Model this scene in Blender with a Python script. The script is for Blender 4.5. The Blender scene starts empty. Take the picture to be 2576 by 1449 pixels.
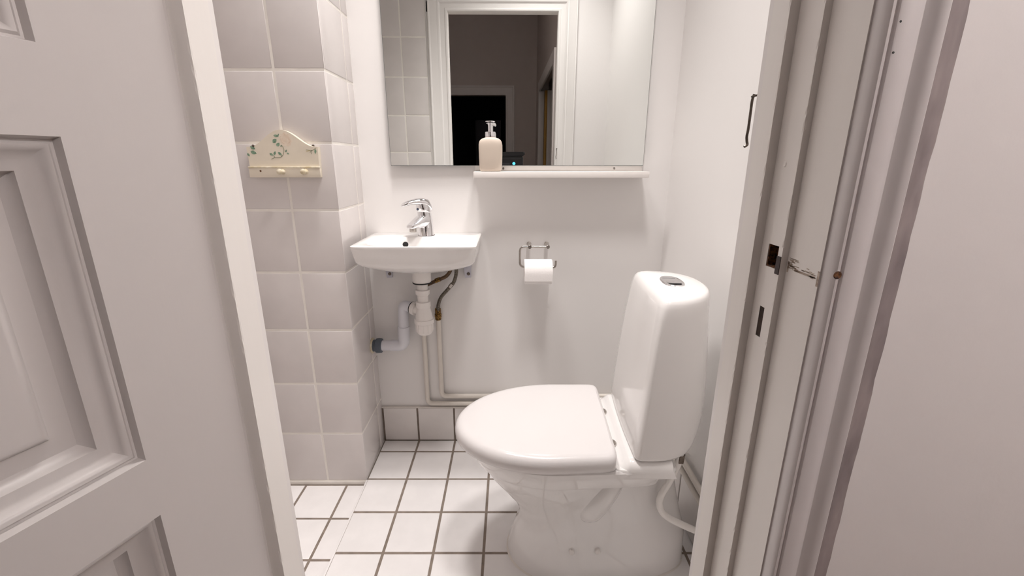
import bpy, bmesh, math, random
from mathutils import Vector, Matrix
random.seed(7)
S = bpy.context.scene
COL = S.collection
R = math.radians

# ------------------------------------------------------------------ camera
EYE = 1.13
cd = bpy.data.cameras.new('camera')
cam = bpy.data.objects.new('camera', cd); COL.objects.link(cam)
cam.location = (0, 0, EYE)
cam.rotation_euler = (R(90 - 15.91), 0, 0)
cd.sensor_fit = 'HORIZONTAL'; cd.sensor_width = 36
cd.lens = 36 * 1110 / 2576
cd.shift_x = 7 / 2576
cd.clip_start = 0.01
S.camera = cam

# ------------------------------------------------------------------ world, exposure
w = bpy.data.worlds.new('world'); S.world = w; w.use_nodes = True
w.node_tree.nodes['Background'].inputs[0].default_value = (1.0, 0.96, 0.93, 1)
w.node_tree.nodes['Background'].inputs[1].default_value = 0.0
S.view_settings.view_transform = 'Standard'
S.view_settings.look = 'None'
S.view_settings.gamma = 1
S.view_settings.use_curve_mapping = False
S.view_settings.exposure = 0.0
BATH_SPOT = 92.0      # watts of the bathroom downlight above the basin
BATH_SPOT2 = 72.0      # watts of the second downlight
HALL_FILL = 98.0      # radiance of the unseen fill light added in the hall


# ------------------------------------------------------------------ materials
def lin(r, g, b):
    f = lambda v: (v / 255 / 12.92) if v / 255 <= 0.04045 else ((v / 255 + 0.055) / 1.055) ** 2.4
    return (f(r), f(g), f(b), 1)


def mat(name, rgb, rough=0.5, metal=0.0, var=0.0, vscale=8.0, bump=0.0, bscale=60.0, coat=0.0,
        stretch=None, rgb2=None, spec=0.5):
    m = bpy.data.materials.new(name); m.use_nodes = True
    nt = m.node_tree; b = nt.nodes['Principled BSDF']
    c = lin(*rgb)
    b.inputs['Base Color'].default_value = c
    b.inputs['Roughness'].default_value = rough
    b.inputs['Metallic'].default_value = metal
    b.inputs['Specular IOR Level'].default_value = spec
    if coat:
        b.inputs['Coat Weight'].default_value = coat
        b.inputs['Coat Roughness'].default_value = 0.04
    tc = nt.nodes.new('ShaderNodeTexCoord'); src = tc.outputs['Object']
    if stretch:
        mp = nt.nodes.new('ShaderNodeMapping'); mp.inputs['Scale'].default_value = stretch
        nt.links.new(src, mp.inputs['Vector']); src = mp.outputs['Vector']
    if var or rgb2:
        n = nt.nodes.new('ShaderNodeTexNoise'); n.inputs['Scale'].default_value = vscale
        n.inputs['Detail'].default_value = 4
        oi = nt.nodes.new('ShaderNodeObjectInfo')
        ad = nt.nodes.new('ShaderNodeVectorMath'); ad.operation = 'ADD'
        sc = nt.nodes.new('ShaderNodeVectorMath'); sc.operation = 'SCALE'; sc.inputs[3].default_value = 9.0
        cb = nt.nodes.new('ShaderNodeCombineXYZ')
        for k in range(3): nt.links.new(oi.outputs['Random'], cb.inputs[k])
        nt.links.new(cb.outputs[0], sc.inputs[0])
        nt.links.new(src, ad.inputs[0]); nt.links.new(sc.outputs[0], ad.inputs[1])
        nt.links.new(ad.outputs[0], n.inputs['Vector'])
        rp = nt.nodes.new('ShaderNodeValToRGB')
        rp.color_ramp.elements[0].position = 0.36; rp.color_ramp.elements[1].position = 0.66
        lo = lin(*rgb2) if rgb2 else tuple(x * (1 - var) for x in c[:3]) + (1,)
        rp.color_ramp.elements[0].color = lo; rp.color_ramp.elements[1].color = c
        nt.links.new(n.outputs['Fac'], rp.inputs['Fac'])
        nt.links.new(rp.outputs['Color'], b.inputs['Base Color'])
    if bump:
        n2 = nt.nodes.new('ShaderNodeTexNoise'); n2.inputs['Scale'].default_value = bscale
        n2.inputs['Detail'].default_value = 5
        nt.links.new(src, n2.inputs['Vector'])
        bp = nt.nodes.new('ShaderNodeBump'); bp.inputs['Strength'].default_value = bump
        bp.inputs['Distance'].default_value = 0.004
        nt.links.new(n2.outputs['Fac'], bp.inputs['Height'])
        nt.links.new(bp.outputs['Normal'], b.inputs['Normal'])
    return m


def emit(name, rgb, strength):
    m = bpy.data.materials.new(name); m.use_nodes = True
    b = m.node_tree.nodes['Principled BSDF']
    b.inputs['Base Color'].default_value = lin(*rgb)
    b.inputs['Emission Color'].default_value = lin(*rgb)
    b.inputs['Emission Strength'].default_value = strength
    return m


M = dict(
    plaster=mat('plaster_white', (241, 238, 236), 0.55, bump=0.06, bscale=45, var=0.012, vscale=3),
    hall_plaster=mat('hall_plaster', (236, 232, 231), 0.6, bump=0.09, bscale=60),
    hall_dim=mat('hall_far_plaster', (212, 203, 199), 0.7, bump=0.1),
    ceil=mat('ceiling_paint', (242, 240, 238), 0.7),
    tile=mat('wall_tile_glaze', (219, 213, 211), 0.16, var=0.05, vscale=9, bump=0.03, bscale=25, spec=0.4),
    grout=mat('cream_grout', (238, 233, 226), 0.8, var=0.06, vscale=30),
    ftile=mat('floor_tile_glaze', (243, 240, 239), 0.3, var=0.05, vscale=14, bump=0.05, bscale=60),
    fgrout=mat('floor_grout', (146, 133, 122), 0.9, var=0.25, vscale=35),
    skirt=mat('skirting_tile_glaze', (234, 229, 226), 0.3, var=0.05, vscale=14, bump=0.05, bscale=60),
    caulk=mat('white_caulk', (232, 226, 219), 0.6, var=0.06, vscale=25),
    paint=mat('frame_gloss_paint', (238, 234, 230), 0.38, bump=0.12, bscale=40, stretch=(1, 1, 0.12), var=0.02, vscale=12),
    casing=mat('casing_paint', (234, 230, 228), 0.35, bump=0.05, bscale=30, stretch=(1, 1, 0.1)),
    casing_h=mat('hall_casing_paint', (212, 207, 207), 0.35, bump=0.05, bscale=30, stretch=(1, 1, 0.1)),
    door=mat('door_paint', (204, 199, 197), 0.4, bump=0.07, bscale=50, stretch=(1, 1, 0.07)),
    porcelain=mat('white_porcelain', (238, 235, 233), 0.08, coat=0.3),
    lid=mat('toilet_lid_plastic', (224, 220, 219), 0.18),
    chrome=mat('chrome', (232, 232, 234), 0.06, 1.0),
    steel=mat('brushed_steel', (190, 184, 178), 0.25, 1.0),
    dsteel=mat('tarnished_steel', (120, 110, 102), 0.35, 1.0, var=0.5, vscale=90),
    bracketw=mat('bracket_enamel', (206, 205, 214), 0.4),
    plastic=mat('white_plastic', (238, 233, 229), 0.35),
    gplastic=mat('cool_white_plastic', (224, 224, 230), 0.35),
    greyrub=mat('blue_grey_rubber', (88, 96, 106), 0.5),
    black=mat('black', (10, 9, 9), 0.6),
    cream=mat('cream_painted_wood', (226, 216, 199), 0.45, var=0.05, vscale=20),
    cream2=mat('worn_cream_paint', (232, 224, 206), 0.4, rgb2=(205, 190, 158), vscale=70),
    leaf=mat('painted_leaf_green', (146, 170, 146), 0.5, rgb2=(96, 128, 104), vscale=130),
    stem=mat('painted_stem', (110, 116, 88), 0.5),
    rose=mat('painted_rose', (230, 217, 200), 0.5, rgb2=(222, 204, 184), vscale=90),
    rosed=mat('painted_rose_line', (208, 184, 158), 0.5),
    ylw=mat('painted_yellow', (200, 184, 110), 0.5),
    paper=mat('toilet_paper', (244, 240, 238), 0.9, bump=0.1, bscale=200),
    card=mat('roll_core_card', (170, 150, 128), 0.9),
    soap=mat('beige_stoneware', (204, 190, 176), 0.55, bump=0.04, bscale=120),
    pipe=mat('painted_pipe', (228, 221, 212), 0.4, var=0.04, vscale=30),
    hose=mat('braided_hose', (128, 120, 108), 0.45, 0.6, rgb2=(86, 80, 74), vscale=260),
    hoseb=mat('rusty_hose', (120, 92, 66), 0.5, 0.4, rgb2=(80, 66, 52), vscale=120),
    brass=mat('tarnished_brass', (168, 130, 70), 0.35, 0.9, rgb2=(70, 56, 40), vscale=160),
    shelf=mat('white_laminate', (240, 235, 231), 0.3),
    whosep=mat('glossy_white_hose', (240, 236, 232), 0.2),
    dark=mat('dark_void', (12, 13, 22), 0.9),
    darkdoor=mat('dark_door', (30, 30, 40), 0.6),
    wood=mat('yellow_pine', (214, 168, 84), 0.45, var=0.2, vscale=10, stretch=(6, 6, 0.4)),
    hfloor=mat('hall_wood_floor', (120, 92, 66), 0.4, var=0.3, vscale=6, stretch=(8, 0.6, 1)),
    camblk=mat('scanner_black', (26, 25, 29), 0.35),
    camgry=mat('scanner_grey', (62, 60, 66), 0.3),
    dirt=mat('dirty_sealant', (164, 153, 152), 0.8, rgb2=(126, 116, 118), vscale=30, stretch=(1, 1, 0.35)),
    scuff=mat('rust_scuff', (206, 194, 182), 0.7, rgb2=(128, 108, 92), vscale=150, stretch=(1, 0.25, 1)),
    notch=mat('bare_dark_metal', (72, 62, 62), 0.5, 0.3, var=0.3, vscale=120),
    slotdark=mat('dark_slot_fill', (58, 42, 34), 0.8, var=0.4, vscale=150),
    rust=mat('rusty_screw', (140, 96, 62), 0.6, 0.5, rgb2=(46, 34, 34), vscale=300),
    mirror=mat('mirror_silver', (240, 243, 241), 0.0, 1.0),
    glassedge=mat('mirror_edge', (120, 126, 122), 0.3),
    blue=mat('blue_dot', (60, 74, 104), 0.4),
    lampwhite=mat('lamp_base', (236, 232, 228), 0.4),
    lampglow=emit('lamp_glow', (255, 246, 240), 2.0),
    hallglow=emit('hall_fill_glow', (255, 250, 248), HALL_FILL),
    led=emit('blue_led', (90, 190, 225), 1.6),
)


# ------------------------------------------------------------------ mesh helpers
def fin(bm, name, m, smooth=35, loc=None):
    bmesh.ops.remove_doubles(bm, verts=bm.verts, dist=1e-6)
    bmesh.ops.recalc_face_normals(bm, faces=bm.faces)
    if loc is not None:
        bmesh.ops.translate(bm, verts=bm.verts, vec=-Vector(loc))
    me = bpy.data.meshes.new(name); bm.to_mesh(me); bm.free()
    if smooth:
        for p in me.polygons: p.use_smooth = True
        me.set_sharp_from_angle(angle=R(smooth))
    me.materials.append(M[m] if isinstance(m, str) else m)
    return me


def obj(name, bm, m, parent=None, smooth=35):
    """bm is in world coordinates (parents here are never rotated) unless the parent is a rotated thing"""
    loc = parent.get('_o', None) if parent is not None else None
    me = fin(bm, name, m, smooth, loc)
    o = bpy.data.objects.new(name, me); COL.objects.link(o)
    o.parent = parent
    return o


def sub(name, bm, m, part, smooth=35):
    """a sub-part: its part's mesh is already local to the thing"""
    root = part.parent
    loc = root.get('_o', None) if root is not None else None
    me = fin(bm, name, m, smooth, loc)
    o = bpy.data.objects.new(name, me); COL.objects.link(o); o.parent = part
    return o


def thing(name, label, cat, loc=(0, 0, 0), rotz=0.0, group=None, local=False):
    o = bpy.data.objects.new(name, None); COL.objects.link(o)
    o.location = loc; o.rotation_euler = (0, 0, rotz); o.empty_display_size = 0.05
    o['label'] = label; o['category'] = cat
    if group: o['group'] = group
    o['_o'] = (0.0, 0.0, 0.0) if local else tuple(float(x) for x in loc)
    return o


def tag(o, label, cat, group=None):
    o['label'] = label; o['category'] = cat
    if group: o['group'] = group
    return o


def struct(name, bm, m, label=None, smooth=35):
    o = obj(name, bm, m, None, smooth); o['kind'] = 'structure'
    if label: o['label'] = label
    return o


def B(*boxes, bev=0.0, seg=2):
    bm = bmesh.new()
    for (a, b) in boxes:
        t = bmesh.new()
        v = [t.verts.new((x, y, z)) for x in (a[0], b[0]) for y in (a[1], b[1]) for z in (a[2], b[2])]
        for f in ((0, 1, 3, 2), (4, 6, 7, 5), (0, 4, 5, 1), (2, 3, 7, 6), (0, 2, 6, 4), (1, 5, 7, 3)):
            t.faces.new([v[i] for i in f])
        bmesh.ops.recalc_face_normals(t, faces=t.faces)
        if bev:
            bmesh.ops.bevel(t, geom=t.edges[:], offset=bev, segments=seg, affect='EDGES', profile=0.5)
        join(bm, t)
    return bm


def join(bm, t, mtx=None):
    if mtx is not None: t.transform(mtx)
    mp = {}
    for v in t.verts: mp[v] = bm.verts.new(v.co)
    for f in t.faces:
        try: bm.faces.new([mp[v] for v in f.verts])
        except ValueError: pass
    t.free()
    return bm


def loft(rings, cap0=True, cap1=True, bm=None, closed=True):
    bm = bm or bmesh.new()
    rv = [[bm.verts.new(p) for p in r] for r in rings]
    n = len(rings[0])
    for a, b in zip(rv[:-1], rv[1:]):
        for i in range(n if closed else n - 1):
            j = (i + 1) % n
            try: bm.faces.new((a[i], a[j], b[j], b[i]))
            except ValueError: pass
    if cap0: bm.faces.new(rv[0][::-1])
    if cap1: bm.faces.new(rv[-1])
    return bm


def prism(pts, z0, z1, bm=None):
    return loft([[(x, y, z0) for x, y in pts], [(x, y, z1) for x, y in pts]], bm=bm)


def lathe(prof, c=(0, 0, 0), axis=(0, 0, 1), n=32, bm=None, cap=True):
    """prof: (radius, height) along axis from c"""
    q = Vector((0, 0, 1)).rotation_difference(Vector(axis).normalized())
    c = Vector(c); rings = []
    for r, h in prof:
        rings.append([tuple(c + q @ Vector((r * math.cos(2 * math.pi * i / n), r * math.sin(2 * math.pi * i / n), h))) for i in range(n)])
    return loft(rings, cap, cap, bm)


def tube(path, r, n=12, bm=None, cap=True):
    path = [Vector(p) for p in path]; rings = []
    up = None
    for i, p in enumerate(path):
        t = (path[min(i + 1, len(path) - 1)] - path[max(i - 1, 0)]).normalized()
        if up is None:
            up = t.orthogonal().normalized()
        up = (up - t * up.dot(t)).normalized()
        s = t.cross(up)
        rr = r[i] if isinstance(r, (list, tuple)) else r
        rings.append([tuple(p + (up * math.cos(2 * math.pi * k / n) + s * math.sin(2 * math.pi * k / n)) * rr) for k in range(n)])
    return loft(rings, cap, cap, bm)


def bend(pts, rad, seg=6):
    """polyline with rounded corners"""
    pts = [Vector(p) for p in pts]; out = [pts[0]]
    for a, b, c in zip(pts[:-2], pts[1:-1], pts[2:]):
        d1 = (a - b); d2 = (c - b)
        k = min(rad, d1.length * 0.49, d2.length * 0.49)
        p1 = b + d1.normalized() * k; p2 = b + d2.normalized() * k
        for i in range(seg + 1):
            t = i / seg
            out.append((1 - t) ** 2 * p1 + 2 * t * (1 - t) * b + t * t * p2)
    out.append(pts[-1])
    return out


def smoothpath(pts, n=8):
    pts = [Vector(p) for p in pts]; out = []
    P = [pts[0] * 2 - pts[1]] + pts + [pts[-1] * 2 - pts[-2]]
    for i in range(1, len(P) - 2):
        a, b, c, d = P[i - 1:i + 3]
        for k in range(n):
            t = k / n
            out.append(0.5 * ((2 * b) + (c - a) * t + (2 * a - 5 * b + 4 * c - d) * t * t + (3 * b - a - 3 * c + d) * t ** 3))
    out.append(pts[-1])
    return out


def superell(cx, cy, a, b, e, n, z, ph=0.0):
    out = []
    for i in range(n):
        t = 2 * math.pi * i / n + ph
        c, s = math.cos(t), math.sin(t)
        out.append((cx + a * math.copysign(abs(c) ** (2 / e), c), cy + b * math.copysign(abs(s) ** (2 / e), s), z))
    return out


# --- tiles: shared meshes, children of a piece of the setting
_tc = {}
def tile_mesh(wd, ht, th, m):
    key = (round(wd, 4), round(ht, 4), th, m)
    if key in _tc: return _tc[key]
    i = 0.0016
    rings = [[(-wd / 2, -ht / 2, 0), (wd / 2, -ht / 2, 0), (wd / 2, ht / 2, 0), (-wd / 2, ht / 2, 0)],
             [(-wd / 2, -ht / 2, th - i), (wd / 2, -ht / 2, th - i), (wd / 2, ht / 2, th - i), (-wd / 2, ht / 2, th - i)],
             [(-wd / 2 + i / 2, -ht / 2 + i / 2, th - i * .3), (wd / 2 - i / 2, -ht / 2 + i / 2, th - i * .3), (wd / 2 - i / 2, ht / 2 - i / 2, th - i * .3), (-wd / 2 + i / 2, ht / 2 - i / 2, th - i * .3)],
             [(-wd / 2 + i * 1.6, -ht / 2 + i * 1.6, th), (wd / 2 - i * 1.6, -ht / 2 + i * 1.6, th), (wd / 2 - i * 1.6, ht / 2 - i * 1.6, th), (-wd / 2 + i * 1.6, ht / 2 - i * 1.6, th)]]
    me = fin(loft(rings), 'tile', m, 50)
    _tc[key] = me
    return me


def tiles(parent, us, vs, frame, gap, th, m, name='tile'):
    """us, vs: grout centre lines; frame: origin, u axis, v axis, normal"""
    o0, ua, va, na = [Vector(x) for x in frame]
    rot = Matrix((ua, va, na)).transposed().to_4x4()
    for a, b in zip(us[:-1], us[1:]):
        for c, d in zip(vs[:-1], vs[1:]):
            wd, ht = b - a - gap, d - c - gap
            if wd < 0.004 or ht < 0.004: continue
            o = bpy.data.objects.new(name, tile_mesh(wd, ht, th, m)); COL.objects.link(o)
            jit = Matrix.Rotation(R(random.uniform(-.12, .12)), 4, 'X') @ Matrix.Rotation(R(random.uniform(-.12, .12)), 4, 'Y')
            o.matrix_world = Matrix.Translation(o0 + ua * (a + b) / 2 + va * (c + d) / 2 + na * random.uniform(-.0002, .0002)) @ rot @ jit
            o.parent = parent


# ================================================================== THE ROOM
YB = 1.624            # back wall
XR = 0.572            # right wall
XL = -0.842           # left wall
XC = -0.527           # right face of the tiled shaft / edge of the raised floor
YC = 1.380            # front face of the tiled shaft
YD = 0.530            # bathroom face of the door wall
YH = 0.408            # hall face of the door wall
ZC = 2.70             # ceiling
TT = 0.006            # tile thickness over the grout bed
LOW = -0.022          # lower floor on the left

# floor: raised part with its tiles
FX = [XC, -0.380, -0.2285, -0.077, 0.0745, 0.226, 0.3775, 0.529, XR]
FY = [YB - 0.004] + [1.542 - 0.1612 * i for i in range(8)]
FY = sorted(FY)
fl = struct('floor', B(((XC + 0.002, 0.0 + 0.42, -0.10), (XR + .1, YB + .1, -.0015))), 'fgrout', 'bathroom floor of white square tiles with dark grey grout')
tiles(fl, FX, [y for y in FY if y > 0.4], ((0, 0, -TT), (1, 0, 0), (0, 1, 0), (0, 0, 1)), 0.0080, TT, 'ftile', 'floor_tile')
fl2 = struct('floor_lower', B(((XL - .1, 0.42, -0.15), (XC + 0.002, YB, LOW - .0015))), 'fgrout', 'lower strip of white floor tiles left of the step')
tiles(fl2, [XL, -0.753, -0.602, XC], [1.376 - 0.1612 * i for i in range(6, -1, -1)], ((0, 0, LOW - TT), (1, 0, 0), (0, 1, 0), (0, 0, 1)), 0.0078, TT, 'ftile', 'floor_tile')
struct('trim_1', B(((XC - 0.003, 0.54, LOW - 0.004), (XC + 0.004, YC - 0.002, -0.0012)), bev=0.0015), 'ftile', 'rounded white tile edge along the floor step')

# back wall, right wall, left wall
wb = struct('wall_back', B(((XC - 0.4, YB, -0.1), (XR + 0.2, YB + 0.1, ZC))), 'plaster', 'plain white plaster wall behind basin and toilet')
wr = struct('wall_right', B(((XR, YD - 0.1, -0.1), (XR + 0.1, YB, ZC))), 'plaster', 'plain white plaster wall beside the toilet')
wl = struct('wall_left', B(((XL - 0.1, YD - 0.1, -0.15), (XL, YB, ZC))), 'grout', 'grey tiled side wall of the shower corner')
RZ = [0.193 + 0.1985 * i for i in range(-1, 13)]
RZ = [LOW + .014 if z < .1 else z for z in RZ] + [ZC]
tiles(wl, [YD + .01, 0.68, 0.83, 0.98, 1.13, 1.28, YC], RZ, ((XL - .005, 0, 0), (0, 1, 0), (0, 0, 1), (1, 0, 0)), 0.0062, TT, 'tile', 'wall_tile')

# tiled shaft (column) left of the basin
ws = struct('wall_shaft', B(((XL, YC + 0.0009, -0.15), (XC - 0.0009, YB, ZC))), 'grout', 'boxed-in corner shaft clad in pale grey tiles with cream grout')
FRX = [XL + .002, -0.8235, -0.6725, XC + 0.0035]
tiles(ws, FRX, RZ, ((0, YC + 0.006, 0), (1, 0, 0), (0, 0, 1), (0, -1, 0)), 0.0068, TT, 'tile', 'wall_tile')
tiles(ws, [YC + 0.004, 1.565, YB + .002], [0.0] + RZ[1:], ((XC - 0.006, 0, 0), (0, 1, 0), (0, 0, 1), (1, 0, 0)), 0.0062, TT, 'tile', 'wall_tile')
struct('trim_2', B(((XL, YC - 0.004, LOW - 0.001), (XC, YC + 0.003, LOW + 0.015)), bev=0.002), 'caulk', 'white caulk strip at the foot of the tiled shaft')

# skirting of floor tiles along the back wall
bb = struct('baseboard_back', B(((XC, YB - 0.006, -0.01), (XR, YB + .01, 0.1555))), 'fgrout', 'row of upright floor tiles along the back wall with dark joints')
tiles(bb, [XC + .004, -0.380, -0.2285, -0.077, 0.0745, 0.226, 0.3775, 0.529, XR], [0.001, 0.158], ((0, YB - 0.005, 0), (1, 0, 0), (0, 0, 1), (0, -1, 0)), 0.0075, TT, 'skirt', 'skirting_tile')
struct('trim_3', B(((XC, YB - 0.012, 0.1548), (XR, YB, 0.1605)), bev=0.0015), 'caulk', 'narrow caulk line along the top of the skirting tiles')
br = struct('baseboard_right', B(((XR - 0.006, 0.56, -0.01), (XR + .01, YB - 0.011, 0.1555))), 'fgrout', 'row of upright floor tiles along the right wall')
tiles(br, [0.575, 0.736, 0.897, 1.058, 1.219, 1.380, 1.542, YB - .012], [0.001, 0.158], ((XR - 0.005, 0, 0), (0, 1, 0), (0, 0, 1), (-1, 0, 0)), 0.0075, TT, 'skirt', 'skirting_tile')

struct('ceiling', B(((XL - .1, YD - .1, ZC), (XR + .1, YB + .1, ZC + .1))), 'ceil')

# door wall (between bathroom and hall), opening from xl to xr
OL, OR_, OT = -0.316, 0.278, 1.905
HX0, HX1 = -1.15, 1.35
wf = struct('wall_front', B(((HX0 - .1, YH, -0.15), (-0.43, YD, 3.05)), ((0.36, YH, -0.15), (HX1 + .1, YD, 3.05)),
                            ((-0.43, YH, OT + .08), (0.36, YD, 3.05))), 'hall_plaster', 'white plaster wall around the door opening', 0)
tf = struct('wall_front_tiling', B(((XL, YD, LOW), (-0.436, YD + 0.0066, ZC))), 'grout', 'grey tiles beside the doorway, seen in the mirror')
o0 = Vector((0, YD + 0.0015, 0))
tiles(tf, [0.434, 0.572, 0.7235, 0.842], RZ, (tuple(o0), (-1, 0, 0), (0, 0, 1), (0, 1, 0)), 0.0062, TT, 'tile', 'wall_tile')


# ---- door frame (jambs): stepped profile, ragged paint on the arrises
def ragged(profile, zs, jit, notch=None):
    """profile: list of (x,y); jit: indices of vertices whose edge is chipped"""
    bm = bmesh.new(); rings = []
    for z in zs:
        r = []
        for i, (x, y) in enumerate(profile):
            if i in jit:
                k = random.random() ** 3 * 0.0011
                r.append((x + k * jit[i][0], y + k * jit[i][1], z))
            else:
                r.append((x, y, z))
        rings.append(r)
    return loft(rings, bm=bm)


def frange(a, b, n): return [a + (b - a) * i / n for i in range(n + 1)]

PJ = [(0.278, 0.527), (0.278, 0.4983), (0.278, 0.496), (0.2802, 0.496), (0.288, 0.496), (0.288, 0.4597), (0.288, 0.4575), (0.290, 0.4575), (0.295, 0.4575), (0.295, 0.4066), (0.36, 0.4066), (0.36, 0.527)]
H1 = (1.0185, 1.0435, 0.4645, 0.4835)      # latch hole: z0 z1 y0 y1
H2 = (0.936, 0.972, 0.4725, 0.4815)    # bolt slot
def notched(y0, y1, d=0.03):
    return PJ[:5] + [(0.288, y1), (0.288 + d, y1), (0.288 + d, y0), (0.288, y0)] + PJ[5:]
jit = {2: (0.7, 0.5), 6: (0.7, 1.0)}
bmj = ragged(PJ, frange(-0.02, H2[0], 160), jit)
t = prism(notched(H2[2], H2[3]), H2[0], H2[1]); join(bmj, t)
t = ragged(PJ, frange(H2[1], H1[0], 10), jit); join(bmj, t)
t = prism(notched(H1[2], H1[3], 0.025), H1[0], H1[1]); join(bmj, t)
t = ragged(PJ, frange(H1[1], OT + .05, 170), jit); join(bmj, t)
jr = struct('trim_4', bmj, 'paint', 'white painted door jamb with latch holes and chipped edges', 0)
# worn holes, marks and screws on the jamb
z0_, z1_ = H1[0], H1[1]
obj('latch_pocket', B(((0.2887, 0.4646, z0_ + .0002), (0.3128, 0.4662, z1_ - .0002)), ((0.3105, 0.4662, z0_ + .0002), (0.3128, 0.4820, z1_ - .0002)), ((0.2887, 0.4820, z0_ + .0002), (0.3128, 0.4834, z1_ - .0002)),
                           ((0.289, 0.4662, z0_ + .0002), (0.3105, 0.4820, z0_ + .0018))), 'rust', jr)
obj('latch_notch', B(((0.2872, 0.4577, 1.0140), (0.2906, 0.4647, 1.0335))), 'notch', jr)
obj('bolt_pocket', B(((0.2886, 0.4726, 0.9362), (0.3175, 0.4814, 0.9718))), 'slotdark', jr)  # solid dark fill, its colour stands in for the shade inside the slot
bm = bmesh.new()
for k in range(34):       # rusty rub marks left by the latch on the flat of the rebate
    y0 = random.uniform(0.410, 0.452); ln = random.uniform(0.003, 0.012); z0 = 1.0265 + random.uniform(-.004, .0085) * (1 if y0 > .43 else .55) - (0.452 - y0) * 0.10
    join(bm, B(((0.29485, y0, z0), (0.29497, min(y0 + ln, .4565), z0 + random.uniform(.0003, .0012)))))
join(bm, B(((0.29485, 0.4535, 1.018), (0.29497, 0.4562, 1.0295)))); join(bm, B(((0.29485, 0.412, 1.0215), (0.29497, 0.444, 1.0236)))); join(bm, B(((0.29485, 0.4065, 1.015), (0.29497, 0.4095, 1.030))))
obj('latch_scuff', bm, 'scuff', jr)
obj('paint_screw', lathe([(0.0, 0.0012), (0.0022, 0.001), (0.0034, 0)], (0.2882, 0.4785, 1.128), (-1, 0, 0), 14), 'paint', jr)

# left jamb behind the hinge and the head of the frame
PL = [(-0.316, 0.527), (-0.316, 0.488), (-0.316, 0.4855), (-0.3185, 0.4855), (-0.3265, 0.4855), (-0.338, 0.4855), (-0.44, 0.4855), (-0.44, 0.527)]
bmj = ragged(PL, frange(LOW, OT + .05, 220), {2: (-0.6, 0.8)})
struct('trim_5', bmj, 'paint', 'white painted hinge jamb on the left of the doorway', 0)
struct('trim_6', B(((-0.44, 0.4855, OT), (0.36, 0.527, OT + .09)), ((-0.44, 0.404, OT + .022), (0.36, 0.4855, OT + .09))), 'paint', 'white painted head of the door frame')
struct('trim_7', B(((-0.45, 0.404, -0.06), (0.37, 0.54, 0.004)), bev=.004), 'paint', 'white painted threshold under the door')


def casing(name, prof, xl, xr, zt, y, sgn, m, z0, label, left=True):
    """mitred casing around an opening; prof: (offset outwards, thickness)"""
    bm = bmesh.new(); rows = []
    for wv, tv in prof:
        yy = y + sgn * tv
        pts = [(xl - wv, yy, z0), (xl - wv, yy, zt + wv), (xr + wv, yy, zt + wv), (xr + wv, yy, z0)]
        rows.append([bm.verts.new(p) for p in pts])
    for a, b in zip(rows[:-1], rows[1:]):
        for i in range(3):
            bm.faces.new((a[i], a[i + 1], b[i + 1], b[i]))
    return struct(name, bm, m, label, 25)


# bathroom-side casing: broad moulding seen in the mirror
casing('trim_8', [(0.001, 0.0), (0.001, 0.010), (0.004, 0.013), (0.012, 0.013), (0.016, 0.010), (0.020, 0.0095), (0.040, 0.010), (0.046, 0.015), (0.052, 0.0165), (0.058, 0.015),
                  (0.064, 0.0165), (0.094, 0.018), (0.099, 0.021), (0.104, 0.020), (0.106, 0.014), (0.106, 0.0)], OL, OR_, OT, YD - .003, 1, 'casing', 0.0, 'broad white moulding around the doorway, reflected in the mirror')
# hall-side casing: right leg and head
PC = [(0.2966, 0.408), (0.2962, 0.4000), (0.2963, 0.3955), (0.2970, 0.3920), (0.2984, 0.3900), (0.3002, 0.3898), (0.3016, 0.3912), (0.3026, 0.3922), (0.3036, 0.3918), (0.3044, 0.3898), (0.3056, 0.3894),
      (0.3130, 0.3895), (0.3180, 0.3900), (0.3220, 0.3918), (0.3255, 0.3925), (0.3295, 0.3912), (0.3330, 0.3888), (0.3375, 0.3870), (0.3410, 0.3870), (0.3432, 0.3892), (0.3436, 0.408)]
bm = prism(PC, 0.0, OT + .07)
casr = struct('trim_9', bm, 'casing_h', 'white moulded door casing on the hall side, right of the doorway', 28)
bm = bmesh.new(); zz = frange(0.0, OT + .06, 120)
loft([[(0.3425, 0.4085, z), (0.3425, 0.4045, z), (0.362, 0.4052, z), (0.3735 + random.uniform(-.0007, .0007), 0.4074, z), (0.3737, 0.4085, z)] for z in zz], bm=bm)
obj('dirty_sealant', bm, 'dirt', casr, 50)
obj('casing_screw', lathe([(0.0, 0.0002), (0.0012, 0.0003), (0.0026, 0.0008), (0.0034, 0.0006), (0.0038, 0)], (0.2992, 0.3899, 1.031), (0, -1, 0), 16), 'rust', casr)
for (x, z) in ((0.3065, 1.236), (0.3060, 1.214)):
    obj('nail_hole', lathe([(0.0, 0.0004), (0.0008, 0.0003), (0.001, 0)], (x, 0.3895, z), (0, -1, 0), 10), 'black', casr)
struct('trim_10', B(((-0.50, 0.384, OT + .03), (0.3436, YH, OT + .09)), ((-0.50, 0.384, 0), (-0.44, YH, OT + .03)), bev=.006), 'casing', 'white casing over the doorway on the hall side', 28)

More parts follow.
